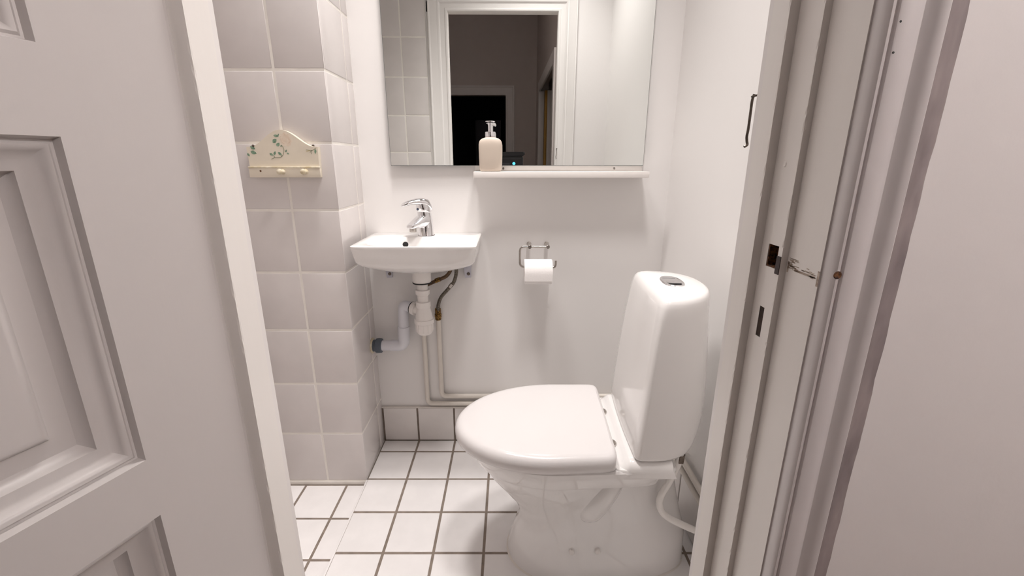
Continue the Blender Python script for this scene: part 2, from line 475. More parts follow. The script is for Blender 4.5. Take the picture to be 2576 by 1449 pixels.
# ================================================================== HALL (seen in the mirror)
YF = -3.15; XW = 0.43
struct('floor_hall', B(((HX0 - .1, YF - 1.6, -0.12), (HX1 + 1, YH, -0.06))), 'hfloor', 'dim wooden floor of the hall')
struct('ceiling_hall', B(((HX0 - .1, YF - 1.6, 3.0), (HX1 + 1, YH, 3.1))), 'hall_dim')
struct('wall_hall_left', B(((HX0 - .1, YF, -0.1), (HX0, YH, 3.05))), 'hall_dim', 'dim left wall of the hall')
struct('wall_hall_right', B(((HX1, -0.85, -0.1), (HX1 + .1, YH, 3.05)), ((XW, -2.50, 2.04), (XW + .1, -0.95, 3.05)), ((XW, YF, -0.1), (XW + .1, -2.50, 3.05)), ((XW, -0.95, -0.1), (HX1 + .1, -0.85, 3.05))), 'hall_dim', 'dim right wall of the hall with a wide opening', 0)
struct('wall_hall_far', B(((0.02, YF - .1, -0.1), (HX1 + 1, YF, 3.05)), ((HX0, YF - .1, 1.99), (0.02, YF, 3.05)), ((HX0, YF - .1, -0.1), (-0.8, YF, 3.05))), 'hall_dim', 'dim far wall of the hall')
casing('trim_11', [(0.0, -.02), (0.0, 0.012), (0.02, 0.016), (0.03, 0.012), (0.09, 0.014), (0.10, 0.022), (0.115, 0.022), (0.118, 0.0)], -0.8, 0.02, 1.99, YF, 1, 'casing', -0.06, 'white casing around the dark doorway at the end of the hall')
struct('wall_hall_dark_room', B(((-0.9, YF - 1.6, -0.1), (0.1, YF - 1.5, 2.3)), ((-1.0, YF - 1.6, -0.1), (-0.9, YF - .1, 2.3)), ((0.1, YF - 1.6, -0.1), (0.2, YF - .1, 2.3)), ((-1.0, YF - 1.6, 2.2), (0.2, YF - .1, 2.3))), 'dark', 'dark room beyond the far doorway')
struct('door_2', B(((-0.42, YF - .55, -0.05), (-0.05, YF - .5, 1.72)), bev=.004), 'darkdoor', 'dark door leaf inside the unlit room')
# framed opening and cupboard on the right of the hall
struct('trim_12', B(((XW - 0.022, -2.52, -0.06), (XW + .045, -2.46, 1.94)), ((XW - 0.022, -2.60, 1.94), (XW - .0005, -0.95, 2.05)), ((XW - 0.022, -0.95, -0.06), (XW - .0005, -0.86, 2.05)), bev=.003), 'casing', 'white casing around the wide opening on the right of the hall')
tc = thing('hall_cupboard', 'tall white cupboard with yellow pine edge in the hall, seen in the mirror', 'cupboard', (0.53, -2.47, -0.06))
obj('side_panel', B(((0.512, -2.49, -0.06), (0.60, -2.458, 1.95)), bev=.002), 'shelf', tc)
obj('pine_edge', B(((0.480, -2.49, -0.06), (0.5115, -2.455, 1.95)), bev=.002), 'wood', tc)

# scanner camera on its tripod, seen in the mirror behind the soap bottle
sc_ = thing('panorama_camera', 'black panorama camera with blue status light on a tripod, reflected in the mirror', 'camera', (0.0, -0.11, -0.06))
obj('body', B(((-0.118, -0.17, 0.955), (0.122, -0.045, 1.165)), bev=.006), 'camblk', sc_)
obj('top_cover', B(((-0.120, -0.172, 1.172), (0.126, -0.043, 1.200)), bev=.005), 'camblk', sc_)
obj('neck', B(((-0.112, -0.165, 1.163), (0.116, -0.05, 1.174))), 'black', sc_)
obj('side_knob', lathe([(0.0085, 0), (0.0085, 0.006), (0.006, 0.0075)], (0.126, -0.055, 1.189), (1, 0, 0), 16), 'camblk', sc_)
obj('trim_line', B(((-0.06, -0.0445, 1.1555), (0.108, -0.0435, 1.1572))), 'camgry', sc_)
ln = obj('lens', lathe([(0.016, 0), (0.016, 0.006), (0.013, 0.007), (0.0, 0.006)], (0.056, -0.046, 1.121), (0, 1, 0), 24), 'black', sc_)
sub('status_light', lathe([(0.0105, 0), (0.0105, 0.0012), (0.0, 0.0016)], (0.056, -0.0395, 1.121), (0, 1, 0), 20), 'led', ln)
obj('sensor_window', B(((-0.03, -0.0455, 1.111), (0.026, -0.0425, 1.125)), bev=.001), 'camgry', sc_)
obj('column', lathe([(0.014, 0), (0.014, 0.50)], (0, -0.11, 0.46), (0, 0, 1), 16), 'camblk', sc_)
for k in range(3):
    a = R(90 + 120 * k)
    obj('leg', tube([(0, -0.11, 0.62), (0.22 * math.cos(a), -0.11 + 0.22 * math.sin(a), -0.058)], 0.009, 10), 'camblk', sc_)

# ================================================================== DOOR LEAF (open into the hall, left)
p0 = Vector((-0.330, 0.478, 0)); dl = Vector((-math.sin(R(19.5)), -math.cos(R(19.5)), 0)); nn = Vector((math.cos(R(19.5)), -math.sin(R(19.5)), 0))
DW, DT, DZ0, DZ1 = 0.585, 0.036, 0.006, 1.918
def dp(s, z, d=0.0): return tuple(p0 + dl * s + nn * d + Vector((0, 0, z)))
S0, S1 = 0.105, DW - 0.105
PZ = [(0.14, 0.775), (0.842, 1.150), (1.219, 1.80)]
bm = bmesh.new()
def quad(a, b, c_, d): bm.faces.new([bm.verts.new(p) for p in (a, b, c_, d)])
zs = sorted([DZ0, DZ1] + [z for r in PZ for z in r])
ns = 0.0
for (z0, z1) in zip(zs[:-1], zs[1:]):
    pan = any(abs(z0 - a) < 1e-6 for a, b in PZ)
    segs = [(0, S0), (S1, DW)] if pan else [(0, DW)]
    for s0, s1 in segs:
        quad(dp(s0, z0), dp(s1, z0), dp(s1, z1), dp(s0, z1))
# rounded nose towards the hinge jamb, back and edges
nose = [(0.0, 0.0), (-0.004, -0.0015), (-0.007, -0.005), (-0.008, -0.010), (-0.008, -0.016), (0.006, -0.018), (0.006, -DT), (DW, -DT), (DW, 0.0)]
for (s0, d0), (s1, d1) in zip(nose[:-1], nose[1:]):
    quad(dp(s0, DZ0, d0), dp(s1, DZ0, d1), dp(s1, DZ1, d1), dp(s0, DZ1, d0))
for zz in (DZ0, DZ1):
    bm.faces.new([bm.verts.new(dp(s, zz, d)) for s, d in nose])
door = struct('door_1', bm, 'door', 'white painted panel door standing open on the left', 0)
PP = [(0, 0), (0.0005, -0.0008), (0.0022, -0.0045), (0.0040, -0.0048), (0.0062, -0.0036), (0.0085, -0.0040), (0.011, -0.0060), (0.018, -0.0085), (0.0265, -0.0098), (0.0275, -0.0125), (0.0325, -0.0150),
      (0.0345, -0.0158), (0.0515, -0.0150), (0.0535, -0.0125), (0.057, -0.0112), (0.060, -0.0112)]
for (z0, z1) in PZ:
    b2 = bmesh.new(); rings = []
    for o_, d_ in PP:
        d_ *= 1.8
        rings.append([dp(S0 + o_, z0 + o_, d_), dp(S1 - o_, z0 + o_, d_), dp(S1 - o_, z1 - o_, d_), dp(S0 + o_, z1 - o_, d_)])
    loft(rings, False, True, b2)
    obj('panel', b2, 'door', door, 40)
bm = bmesh.new()
kn = lathe([(0.011, 0), (0.011, 0.01), (0.008, 0.012), (0.008, 0.04)], dp(DW - .05, 1.02), tuple(nn), 18)
join(kn, tube([dp(DW - .05, 1.02, .04), dp(DW - .17, 1.02, .042)], 0.008, 12))
obj('door_handle', kn, 'steel', door)
for z in (0.25, 1.66):
    obj('hinge', tube([dp(-0.0125, z - .05, -0.022), dp(-0.0125, z + .05, -0.022)], 0.0042, 10), 'paint', door)

# ================================================================== CEILING DOWNLIGHTS AND ADDED HALL FILL LIGHT
def downlight(x, y, watts, size, label):
    t_ = thing('ceiling_downlight', label, 'lamp', (x, y, ZC), group='recessed bathroom downlights')
    obj('trim_ring', lathe([(0.130, 0.0), (0.130, -0.003), (0.142, -0.004), (0.147, 0.0)], (x, y, ZC), (0, 0, 1), 32, cap=False), 'lampwhite', t_)
    obj('bulb', lathe([(0.129, -0.0006), (0.06, -0.001), (0.0, -0.0012)], (x, y, ZC), (0, 0, 1), 24), 'lampglow', t_)
    ld = bpy.data.lights.new('downlight_bulb', 'SPOT'); lo = bpy.data.objects.new('downlight_bulb', ld); COL.objects.link(lo)
    lo.location = (0, 0, -0.14); lo.parent = t_
    ld.energy = watts; ld.spot_size = R(size); ld.spot_blend = 1.0; ld.shadow_soft_size = 0.13; ld.color = (1.0, 0.955, 0.93)
    return t_
downlight(-0.26, 1.25, BATH_SPOT, 80, 'recessed ceiling downlight above the basin, outside the picture')
downlight(0.20, 0.93, BATH_SPOT2, 100, 'recessed ceiling downlight on the toilet side, outside the picture')
hl = thing('hall_fill_light', 'added fill light shaped as a round opal dome on the right wall of the hall, outside the picture', 'lamp', (HX1, -0.40, 1.95))  # invented light, added to brighten the open door and the near hall wall
obj('base', lathe([(0.075, 0), (0.075, 0.02), (0.07, 0.025)], (HX1, -0.40, 1.95), (-1, 0, 0), 32), 'lampwhite', hl)
obj('glass_dome', lathe([(0.068, 0.024), (0.095, 0.04), (0.108, 0.065), (0.104, 0.095), (0.085, 0.122), (0.05, 0.14), (0.0, 0.147)], (HX1, -0.40, 1.95), (-1, 0, 0), 40), 'hallglow', hl)

# ================================================================== TOILET
toi = thing('toilet', 'white two-piece toilet with closed lid standing against the right wall', 'toilet', (0.570, 1.088, 0.0), R(180 - 2.5), local=True)
N = 64
def ring(z, tip, xw, hw, back, hwb, e=2.1, eb=3.0):
    """horizontal outline in toilet coordinates: x forward, y sideways"""
    out = []
    hx = 0.075
    for i in range(N):
        t = 2 * math.pi * i / N
        c_, s_ = math.cos(t), math.sin(t)
        if c_ >= 0:
            out.append((xw + (tip - xw) * abs(c_) ** (2 / e), hw * math.copysign(abs(s_) ** (2 / e), s_), z))
        else:
            k = abs(c_) ** (2 / eb)
            hh = hw + (hwb - hw) * k
            out.append((xw - (xw - back) * k, hh * math.copysign(abs(s_) ** (2 / eb), s_), z))
    return [(x, y + hx * max(0.0, x - 0.31), z) for x, y, z in out]     # the bowl leans a little towards the door

bowl = loft([ring(0.0, 0.574, 0.36, 0.150, 0.05, 0.125), ring(0.02, 0.572, 0.36, 0.148, 0.05, 0.122), ring(0.055, 0.562, 0.36, 0.138, 0.05, 0.115), ring(0.09, 0.550, 0.36, 0.127, 0.05, 0.105),
             ring(0.125, 0.541, 0.37, 0.118, 0.06, 0.097), ring(0.16, 0.543, 0.38, 0.115, 0.07, 0.09), ring(0.20, 0.560, 0.40, 0.120, 0.08, 0.086), ring(0.245, 0.594, 0.42, 0.134, 0.09, 0.084), ring(0.29, 0.628, 0.43, 0.150, 0.10, 0.084),
             ring(0.325, 0.650, 0.43, 0.160, 0.11, 0.09), ring(0.345, 0.655, 0.43, 0.163, 0.11, 0.09)])
# rim band with a small ledge below it
join(bowl, loft([ring(0.336, 0.650, 0.43, 0.163, 0.18, 0.152, 2.2, 7), ring(0.3375, 0.664, 0.43, 0.172, 0.175, 0.160, 2.0, 8), ring(0.343, 0.668, 0.43, 0.1745, 0.172, 0.164, 2.0, 9), ring(0.383, 0.690, 0.43, 0.183, 0.168, 0.176, 2.0, 10),
                 ring(0.390, 0.692, 0.43, 0.184, 0.168, 0.177, 2.0, 10), ring(0.3945, 0.689, 0.43, 0.181, 0.170, 0.174, 2.0, 10), ring(0.3955, 0.680, 0.43, 0.173, 0.18, 0.166, 2.0, 10)]))
# trapway bulge on both flanks
for sy in (-1, 1):
    pth = smoothpath([(0.280, sy * 0.088, 0.350), (0.298, sy * 0.094, 0.300), (0.325, sy * 0.097, 0.250), (0.350, sy * 0.094, 0.205), (0.362, sy * 0.088, 0.182)], 8)
    n_ = len(pth) - 1
    rr = [0.036 + 0.006 * math.sin(math.pi * i / n_) - 0.016 * max(0, i / n_ - 0.72) / 0.28 for i in range(n_ + 1)]
    join(bowl, tube(pth, rr, 20))
    g = lathe([(0.026, -0.004), (0.024, 0.006), (0.017, 0.013), (0.0, 0.017)], (0.362, sy * 0.088, 0.182), (0.3, 0, -1), 20); join(bowl, g)
bowl_o = obj('bowl', bowl, 'porcelain', toi, 40)
# platform carrying the cistern: dished ramp that rises to a lip
plat = loft([ring(0.366, 0.300, 0.23, 0.170, 0.150, 0.160, 12, 12), ring(0.372, 0.305, 0.23, 0.177, 0.144, 0.168, 12, 12), ring(0.393, 0.306, 0.23, 0.179, 0.142, 0.170, 12, 12), ring(0.398, 0.302, 0.23, 0.176, 0.145, 0.167, 12, 12), ring(0.399, 0.290, 0.23, 0.168, 0.152, 0.160, 12, 12)])
ramp = [(0.318, 0.3965), (0.300, 0.3985), (0.285, 0.403), (0.274, 0.410), (0.2665, 0.4180), (0.262, 0.4205), (0.250, 0.4215), (0.16, 0.4215), (0.15, 0.38), (0.318, 0.38)]
join(plat, loft([[(x, y, max(0.38, z - dr)) for x, z in ramp] for y, dr in ((-.179, .030), (-.178, .020), (-.174, .011), (-.166, .0045), (-.152, .001), (-.12, 0), (.12, 0), (.152, .001), (.166, .0045), (.174, .011), (.178, .020), (.179, .030))]))
obj('platform', plat, 'porcelain', toi, 40)
obj('seat', loft([ring(0.3955, 0.690, 0.455, 0.176, 0.325, 0.170, 2.0, 10), ring(0.3955, 0.698, 0.455, 0.184, 0.32, 0.178, 2.0, 10), ring(0.402, 0.698, 0.455, 0.184, 0.32, 0.178, 2.0, 10), ring(0.403, 0.690, 0.455, 0.176, 0.325, 0.17, 2.0, 10)]), 'lid', toi, 40)
lidr = []
for z, o_ in ((0.4005, 0.008), (0.4005, 0.002), (0.4035, -0.001), (0.412, -0.003), (0.424, -0.003), (0.4335, 0.000), (0.4395, 0.005), (0.4432, 0.012), (0.4448, 0.022), (0.4456, 0.06), (0.446, 0.12)):
    ob = min(o_ * .5, 0.010) if o_ > 0 else 0
    lidr.append(ring(z, 0.717 - o_, 0.455 - o_ * 0.3, 0.194 - o_, 0.296 + ob, 0.189 - o_, 1.96, 16))
obj('lid', loft(lidr), 'lid', toi, 40)
for sy in (-0.078, 0.078):
    obj('hinge_cap', lathe([(0.0, 0.0), (0.0145, 0.0), (0.0145, 0.010), (0.0115, 0.0125), (0.0, 0.013)], (0.2945, sy, 0.399), (0, 0, 1), 20), 'steel', toi)
# cistern
def cring(z, fx, hw, b, e=2.0, fr=0.012, bulge=0.0):
    """flat front at x=fx, half-ellipse back to x=fx-b"""
    pts = []
    nf, na, nc = 16, 34, 6
    for i in range(nf + 1):
        y = -(hw - fr) + 2 * (hw - fr) * i / nf
        pts.append((fx + bulge * (1 - (y / hw) ** 2), y, z))
    for k in range(1, nc):
        a = math.pi / 2 * k / nc
        pts.append((fx - fr + fr * math.cos(a), hw - fr + fr * math.sin(a), z))
    xb = fx - fr
    for i in range(na + 1):
        a = math.pi * i / na
        pts.append((xb - (b - fr) * abs(math.sin(a)) ** (2 / e), hw * math.copysign(abs(math.cos(a)) ** (2 / e), math.cos(a)), z))
    for k in range(1, nc):
        a = math.pi / 2 * k / nc
        pts.append((fx - fr + fr * math.sin(a), -(hw - fr) - fr * math.cos(a), z))
    return pts

CH = [(0.4215, 0.248, 0.169, 0.172), (0.4235, 0.251, 0.173, 0.181), (0.429, 0.252, 0.1745, 0.187), (0.445, 0.2515, 0.175, 0.193), (0.47, 0.2495, 0.175, 0.197), (0.52, 0.246, 0.1745, 0.199),
      (0.60, 0.240, 0.171, 0.190), (0.68, 0.2335, 0.1655, 0.178), (0.74, 0.2275, 0.1605, 0.168), (0.785, 0.2215, 0.156, 0.158), (0.808, 0.217, 0.1525, 0.153), (0.8185, 0.2135, 0.1495, 0.149),
      (0.8255, 0.208, 0.1445, 0.142), (0.8300, 0.200, 0.1365, 0.132), (0.8325, 0.190, 0.126, 0.12), (0.8345, 0.165, 0.095, 0.088), (0.8352, 0.14, 0.04, 0.04)]
cist = loft([cring(z, fx, hw, b * (0.94 if z < .56 else 0.96), 2.7 if z < .56 else 2.7 - 0.45 * min(1, (z - .56) / .26), min(0.014, hw * .2), 0.006) for z, fx, hw, b in CH])
cis = obj('cistern', cist, 'porcelain', toi, 50)
bt = bmesh.new()
def bring(z, s): return [(0.152 + 0.026 * s * math.copysign(abs(math.cos(t)) ** .8, math.cos(t)), 0.048 * s * math.copysign(abs(math.sin(t)) ** .8, math.sin(t)), z) for t in [2 * math.pi * i / 40 for i in range(40)]]
loft([bring(0.828, 1.02), bring(0.8362, 1.02), bring(0.8378, 0.98), bring(0.8378, 0.90), bring(0.8372, 0.88)], bm=bt)
fb = obj('flush_button', bt, 'chrome', cis, 40)
for y in (-0.026, 0.026):
    o = obj('button_slot', B(((0.136, y - 0.0007, 0.8365), (0.169, y + 0.0007, 0.8375))), 'black', cis)
for x in (0.320, 0.392):
    obj('bolt_cap', lathe([(0.0, 0.006), (0.0062, 0.0055), (0.0075, 0.0035), (0.0075, -0.006)], (x, 0.1255 + 0.075 * max(0.0, x - 0.31), 0.094), (0, 1, 0.3), 20), 'plastic', toi)
# dirty joint where the foot meets the tiles
fj = loft([ring(0.0, 0.578, 0.36, 0.1535, 0.048, 0.128), ring(0.004, 0.5735, 0.36, 0.1495, 0.05, 0.125)], True, False)
obj('foot_seal', fj, 'caulk', toi)

# water supply of the toilet
wh = thing('toilet_supply_hose', 'glossy white bent water hose below the cistern beside the toilet', 'hose', (0.44, 1.0, 0.15))
obj('tube', tube(smoothpath([(0.452, 1.0, 0.402), (0.449, 1.0, 0.362), (0.430, 0.998, 0.305), (0.411, 0.995, 0.262), (0.409, 0.992, 0.232), (0.424, 0.99, 0.204), (0.462, 0.99, 0.178), (0.520, 0.99, 0.148), (0.563, 0.99, 0.13)], 8), 0.0095, 16), 'whosep', wh)
obj('nut', lathe([(0.0115, 0), (0.0115, 0.022), (0.009, 0.024)], (0.4525, 1.0, 0.366), (0.06, 0, 1), 6), 'dsteel', wh)
obj('wall_flange', lathe([(0.022, 0), (0.022, 0.006), (0.012, 0.008)], (0.566, 0.99, 0.128), (-1, 0, 0.3), 24), 'steel', wh)

# ================================================================== PIPES
def pipe(name, x, z0, z1, xe, y, label, ye):
    t_ = thing(name, label, 'pipe', (x, y, z1), group='painted water pipes')
    pts = [(x, y, z0), (x, y, z1), (XR - 0.016, y, z1), (XR - 0.016, ye, z1 - .004)]
    obj('pipe_run', tube(bend(pts, 0.022), 0.0093, 16), 'pipe', t_)
    return t_
pA = pipe('water_pipe', -0.3335, 0.650, 0.180, 0, YB - 0.0145, 'painted water pipe from behind the trap, lower of two along the skirting', 0.60)
pB = pipe('water_pipe', -0.2745, 0.548, 0.2135, 0, YB - 0.0145, 'painted water pipe below the brass nut, upper of two along the wall', 0.60)

# waste trap
tx, ty = -0.313, 1.53
tr = thing('bottle_trap', 'white plastic bottle trap with bent waste pipe under the basin', 'drain', (tx, ty, 0.52))
obj('tailpiece', lathe([(0.033, 0.7725), (0.033, 0.722), (0.0315, 0.716), (0.020, 0.714)], (tx, ty, 0), (0, 0, 1), 36), 'plastic', tr)
obj('seal', lathe([(0.0335, 0.7175), (0.0335, 0.7135), (0.02, 0.712)], (tx, ty, 0), (0, 0, 1), 36), 'black', tr)
obj('tube', lathe([(0.0195, 0.715), (0.0195, 0.62)], (tx, ty, 0), (0, 0, 1), 28), 'plastic', tr)
obj('nut', lathe([(0.0215, 0.690), (0.0255, 0.688), (0.0255, 0.672), (0.0215, 0.668)], (tx, ty, 0), (0, 0, 1), 28), 'plastic', tr)
obj('nut', lathe([(0.0215, 0.645), (0.0265, 0.643), (0.0265, 0.625), (0.025, 0.622)], (tx, ty, 0), (0, 0, 1), 28), 'plastic', tr)
obj('body', lathe([(0.0235, 0.628), (0.0245, 0.618), (0.031, 0.585), (0.0325, 0.572), (0.030, 0.568)], (tx, ty, 0), (0, 0, 1), 36), 'plastic', tr)
obj('ring_nut', lathe([(0.032, 0.578), (0.0355, 0.576), (0.0355, 0.562), (0.032, 0.559)], (tx, ty, 0), (0, 0, 1), 36), 'plastic', tr)
cup = lathe([(0.0315, 0.562), (0.0315, 0.538), (0.0295, 0.527), (0.024, 0.519), (0.0, 0.517)], (tx, ty, 0), (0, 0, 1), 36)
for k in range(10):
    a = 2 * math.pi * k / 10
    join(cup, B(((-.002, .0305, .530), (.002, .0330, .560))), Matrix.Translation((tx, ty, 0)) @ Matrix.Rotation(a, 4, 'Z'))
obj('cup', cup, 'plastic', tr)
yw = 1.572
obj('side_outlet', lathe([(0.0185, 0.0), (0.0185, 0.045)], (tx, ty, 0.604), (-0.86, 0.5, 0.12), 24), 'plastic', tr)
d_ = Vector((-0.86, 0.5, 0.12)).normalized(); q_ = Vector((tx, ty, 0.604))
obj('side_nut', lathe([(0.022, 0.034), (0.0255, 0.036), (0.0255, 0.050), (0.022, 0.053)], tuple(q_), tuple(d_), 24), 'plastic', tr)
obj('seal', lathe([(0.0235, 0.053), (0.0235, 0.0555), (0.018, 0.056)], tuple(q_), tuple(d_), 24), 'black', tr)
e0 = q_ + d_ * 0.053
obj('elbow', tube(bend([tuple(e0), (-0.398, yw, 0.617), (-0.401, yw, 0.52)], 0.032, 10), 0.0195, 24), 'gplastic', tr)
obj('lower_elbow', tube(bend([(-0.4015, yw, 0.532), (-0.404, yw, 0.4525), (-0.505, yw, 0.4515)], 0.030, 10), [0.0222] + [0.0222] * 12 + [0.0195], 24) if False else
    tube(bend([(-0.4012, yw, 0.530), (-0.404, yw, 0.4525), (-0.455, yw, 0.4520)], 0.030, 10), 0.0218, 24), 'gplastic', tr)
obj('waste_pipe', tube([(-0.45, yw, 0.452), (-0.530, yw, 0.4515)], 0.0195, 24), 'gplastic', tr)
obj('grey_collar', lathe([(0.021, 0), (0.0275, 0.002), (0.0285, 0.012), (0.0275, 0.022), (0.023, 0.024), (0.023, 0.036), (0.0195, 0.037)], (-0.488, yw, 0.4515), (-1, 0, 0), 28), 'greyrub', tr)
obj('wall_seal', lathe([(0.0295, 0), (0.031, -0.003), (0.028, -0.005), (0.02, -0.006)], (-0.527, yw, 0.4515), (-1, 0, 0), 28), 'cream2', tr)

# flexible hoses under the basin
h1 = thing('supply_hose', 'grey braided hose running from the basin down to the brass nut', 'hose', (-0.27, 1.6, 0.55))
obj('braid', tube(smoothpath([(-0.196, 1.585, 0.765), (-0.196, 1.583, 0.735), (-0.207, 1.583, 0.700), (-0.232, 1.585, 0.670), (-0.257, 1.592, 0.640), (-0.270, 1.60, 0.608), (-0.2735, 1.606, 0.578)], 8), 0.0068, 12), 'hose', h1)
obj('crimp', tube([(-0.222, 1.584, 0.682), (-0.212, 1.583, 0.695)], 0.0078, 12), 'steel', h1)
obj('brass_nut', lathe([(0.0085, 0.592), (0.0115, 0.588), (0.0115, 0.572), (0.0105, 0.570), (0.0135, 0.568), (0.0135, 0.556), (0.0120, 0.5545), (0.0120, 0.546), (0.010, 0.543)], (-0.2745, YB - 0.0145, 0), (0, 0, 1), 12), 'brass', h1, 20)
h2 = thing('supply_hose', 'rusty brown hose going from the basin behind the white trap', 'hose', (-0.3, 1.6, 0.65))
obj('braid', tube(smoothpath([(-0.214, 1.588, 0.765), (-0.219, 1.588, 0.742), (-0.235, 1.590, 0.722), (-0.262, 1.594, 0.708), (-0.296, 1.60, 0.692), (-0.324, 1.606, 0.676), (-0.3335, 1.609, 0.655)], 8), 0.0068, 12), 'hoseb', h2)
obj('brass_crimp', tube([(-0.258, 1.593, 0.7105), (-0.276, 1.5965, 0.7025)], 0.0088, 8), 'brass', h2)

# ================================================================== BASIN
BX0, BX1, BY0, BY1, BZ = -0.4975, -0.1005, 1.333, YB - 0.001, 0.880
bcx, bcy = (BX0 + BX1) / 2, (BY0 + BY1) / 2
ba, bb_ = (BX1 - BX0) / 2, (BY1 - BY0) / 2
NB = 96
def brng(z, dx0, dx1, df, e, db=0.0, bow=0.010):
    """basin outline inset left, right, front, back; bowed front"""
    x0, x1, y0, y1 = BX0 + dx0, BX1 - dx1, BY0 + df, BY1 - db
    pts = superell((x0 + x1) / 2, (y0 + y1) / 2, (x1 - x0) / 2, (y1 - y0) / 2, e, NB, z, math.pi / NB)
    out = []
    for x, y, zz in pts:
        k = max(0.0, ((y0 + y1) / 2 - y) / ((y1 - y0) / 2))
        u_ = (x - (x0 + x1) / 2) / ((x1 - x0) / 2)
        out.append((x, y + k * bow * u_ * u_, zz))
    return out
ri = []
outer = [(0.770, .150, .150, .110, 2.2, .10), (0.773, .128, .128, .095, 2.3, .07), (0.779, .095, .095, .072, 2.6, .04), (0.788, .062, .064, .048, 3.2, .015), (0.798, .036, .040, .030, 4.2, .004), (0.808, .018, .022, .018, 6.5, 0), (0.817, .010, .013, .012, 10, 0), (0.826, .0068, .009, .009, 14, 0),
         (0.848, .0042, .006, .006, 18, 0), (0.866, .002, .003, .003, 22, 0), (0.875, .0005, .001, .0005, 24, 0), (0.8785, .0012, .0015, .0012, 24, .0005), (0.880, .004, .004, .004, 24, .002)]
for z, a, b, f, e, k in outer: ri.append(brng(z, a, b, f, e, k))
icx, icy, ia, ib = -0.296, 1.438, 0.168, 0.094
def inner(z, s, sy, e): return superell(icx, icy + (1 - sy) * -0.004, ia * s, ib * sy, e, NB, z, math.pi / NB)
for z, s, sy, e in ((0.8795, 1.03, 1.02, 2.6), (0.878, 1.0, 1.0, 2.5), (0.873, 0.965, 0.965, 2.5), (0.860, 0.92, 0.93, 2.4), (0.835, 0.84, 0.86, 2.3), (0.812, 0.68, 0.72, 2.2), (0.802, 0.45, 0.5, 2.1), (0.799, 0.2, 0.25, 2)):
    ri.append(inner(z, s, sy, e))
bas = thing('wash_basin', 'small white wall-hung wash basin left of the paper holder', 'sink', (bcx, YB, 0.77))
obj('basin', loft(ri), 'porcelain', bas, 50)
obj('overflow_hole', lathe([(0.0, 0.002), (0.0092, 0.0018), (0.0098, 0.0)], (-0.3585, 1.5085, 0.8565), (0.25, -1, 0.35), 24), 'black', bas)
obj('drain_ring', lathe([(0.0, 0.8025), (0.008, 0.803), (0.022, 0.8045), (0.026, 0.802), (0.026, 0.799)], (icx, icy, 0), (0, 0, 1), 32), 'chrome', bas)

# brackets
def bracket(x, label, w_=0.030):
    t_ = thing('basin_bracket', label, 'bracket', (x, YB, 0.71), group='basin brackets')
    bm_ = prism([(x - w_ * .30, 0), (x + w_ * .42, 0), (x + w_ * .5, 0.055), (x - w_ * .5, 0.055)], 0, 0.016)
    bm_.transform(Matrix(((1, 0, 0, 0), (0, 0, -1, YB), (0, 1, 0, 0.712), (0, 0, 0, 1))))
    join(bm_, B(((x - w_ * .45, YB - 0.05, 0.760), (x + w_ * .45, YB - 0.0005, 0.7705))))
    obj('plate', bm_, 'bracketw', t_)
    obj('screw', lathe([(0.0, 0.0035), (0.003, 0.0035), (0.0055, 0.002), (0.0062, 0)], (x + 0.004, YB - 0.016, 0.727), (0, -1, 0), 16), 'dsteel', t_)
bracket(-0.157, 'white screwed bracket under the right end of the basin')
bracket(-0.4525, 'white screwed bracket under the left end of the basin', 0.026)

# ================================================================== FAUCET
fa = thing('mixer_tap', 'chrome single-lever mixer tap on the back ledge of the basin', 'faucet', (-0.295, 1.568, 0.880))
F0 = Vector((-0.295, 1.568, 0.8795))
sd = Vector((-0.66, -0.75, 0)).normalized(); sp = Vector((-sd.y, sd.x, 0))
def fp(a, b, h): return tuple(F0 + sd * a + sp * b + Vector((0, 0, h)))
def fring(h, a0, ra, rb, tilt=0.0, n=32):
    return [fp(a0 + ra * math.cos(2 * math.pi * i / n), rb * math.sin(2 * math.pi * i / n), h + tilt * math.cos(2 * math.pi * i / n)) for i in range(n)]
body = loft([fring(0.0, 0, .0285, .0270), fring(0.002, 0, .0285, .0270), fring(0.004, 0, .0270, .0258), fring(0.03, .0005, .0262, .0250), fring(0.055, .002, .0258, .0240), fring(0.070, .004, .0258, .0238), fring(0.082, .006, .0250, .0232, .003)])
# spout: tapers forward from the body
def sring(a, h, hw, hh):
    return [fp(a - .25 * hh * math.sin(t_), hw * math.copysign(abs(math.cos(t_)) ** .75, math.cos(t_)), h + hh * math.copysign(abs(math.sin(t_)) ** .75, math.sin(t_))) for t_ in [2 * math.pi * i / 24 for i in range(24)]]
join(body, loft([sring(0.0, .054, .0245, .027), sring(0.018, .055, .0245, .0255), sring(0.034, .0505, .0235, .0205), sring(0.050, .0445, .0222, .0145), sring(0.064, .0390, .0205, .0098), sring(0.0715, .0368, .0175, .0065), sring(0.075, .0360, .012, .003)]))
obj('body', body, 'chrome', fa, 40)
obj('aerator', lathe([(0.0115, 0.001), (0.0118, -0.002), (0.0118, -0.012), (0.0105, -0.0135), (0.009, -0.011), (0, -0.011)], fp(0.058, 0, 0.0315), (0, 0, 1), 20), 'steel', fa)
head = loft([fring(0.083, .006, .0252, .0235, .003), fring(0.085, .006, .0262, .0245, .003), fring(0.098, .0075, .0268, .0245, .004), fring(0.110, .009, .0262, .023, .005), fring(0.119, .0125, .0235, .0195, .005), fring(0.1245, .017, .0175, .014, .003), fring(0.126, .019, .008, .006, .001)])
hd = obj('lever_head', head, 'chrome', fa, 40)
ldir = Vector((-0.86, -0.51, 0)).normalized(); lsp = Vector((-ldir.y, ldir.x, 0))
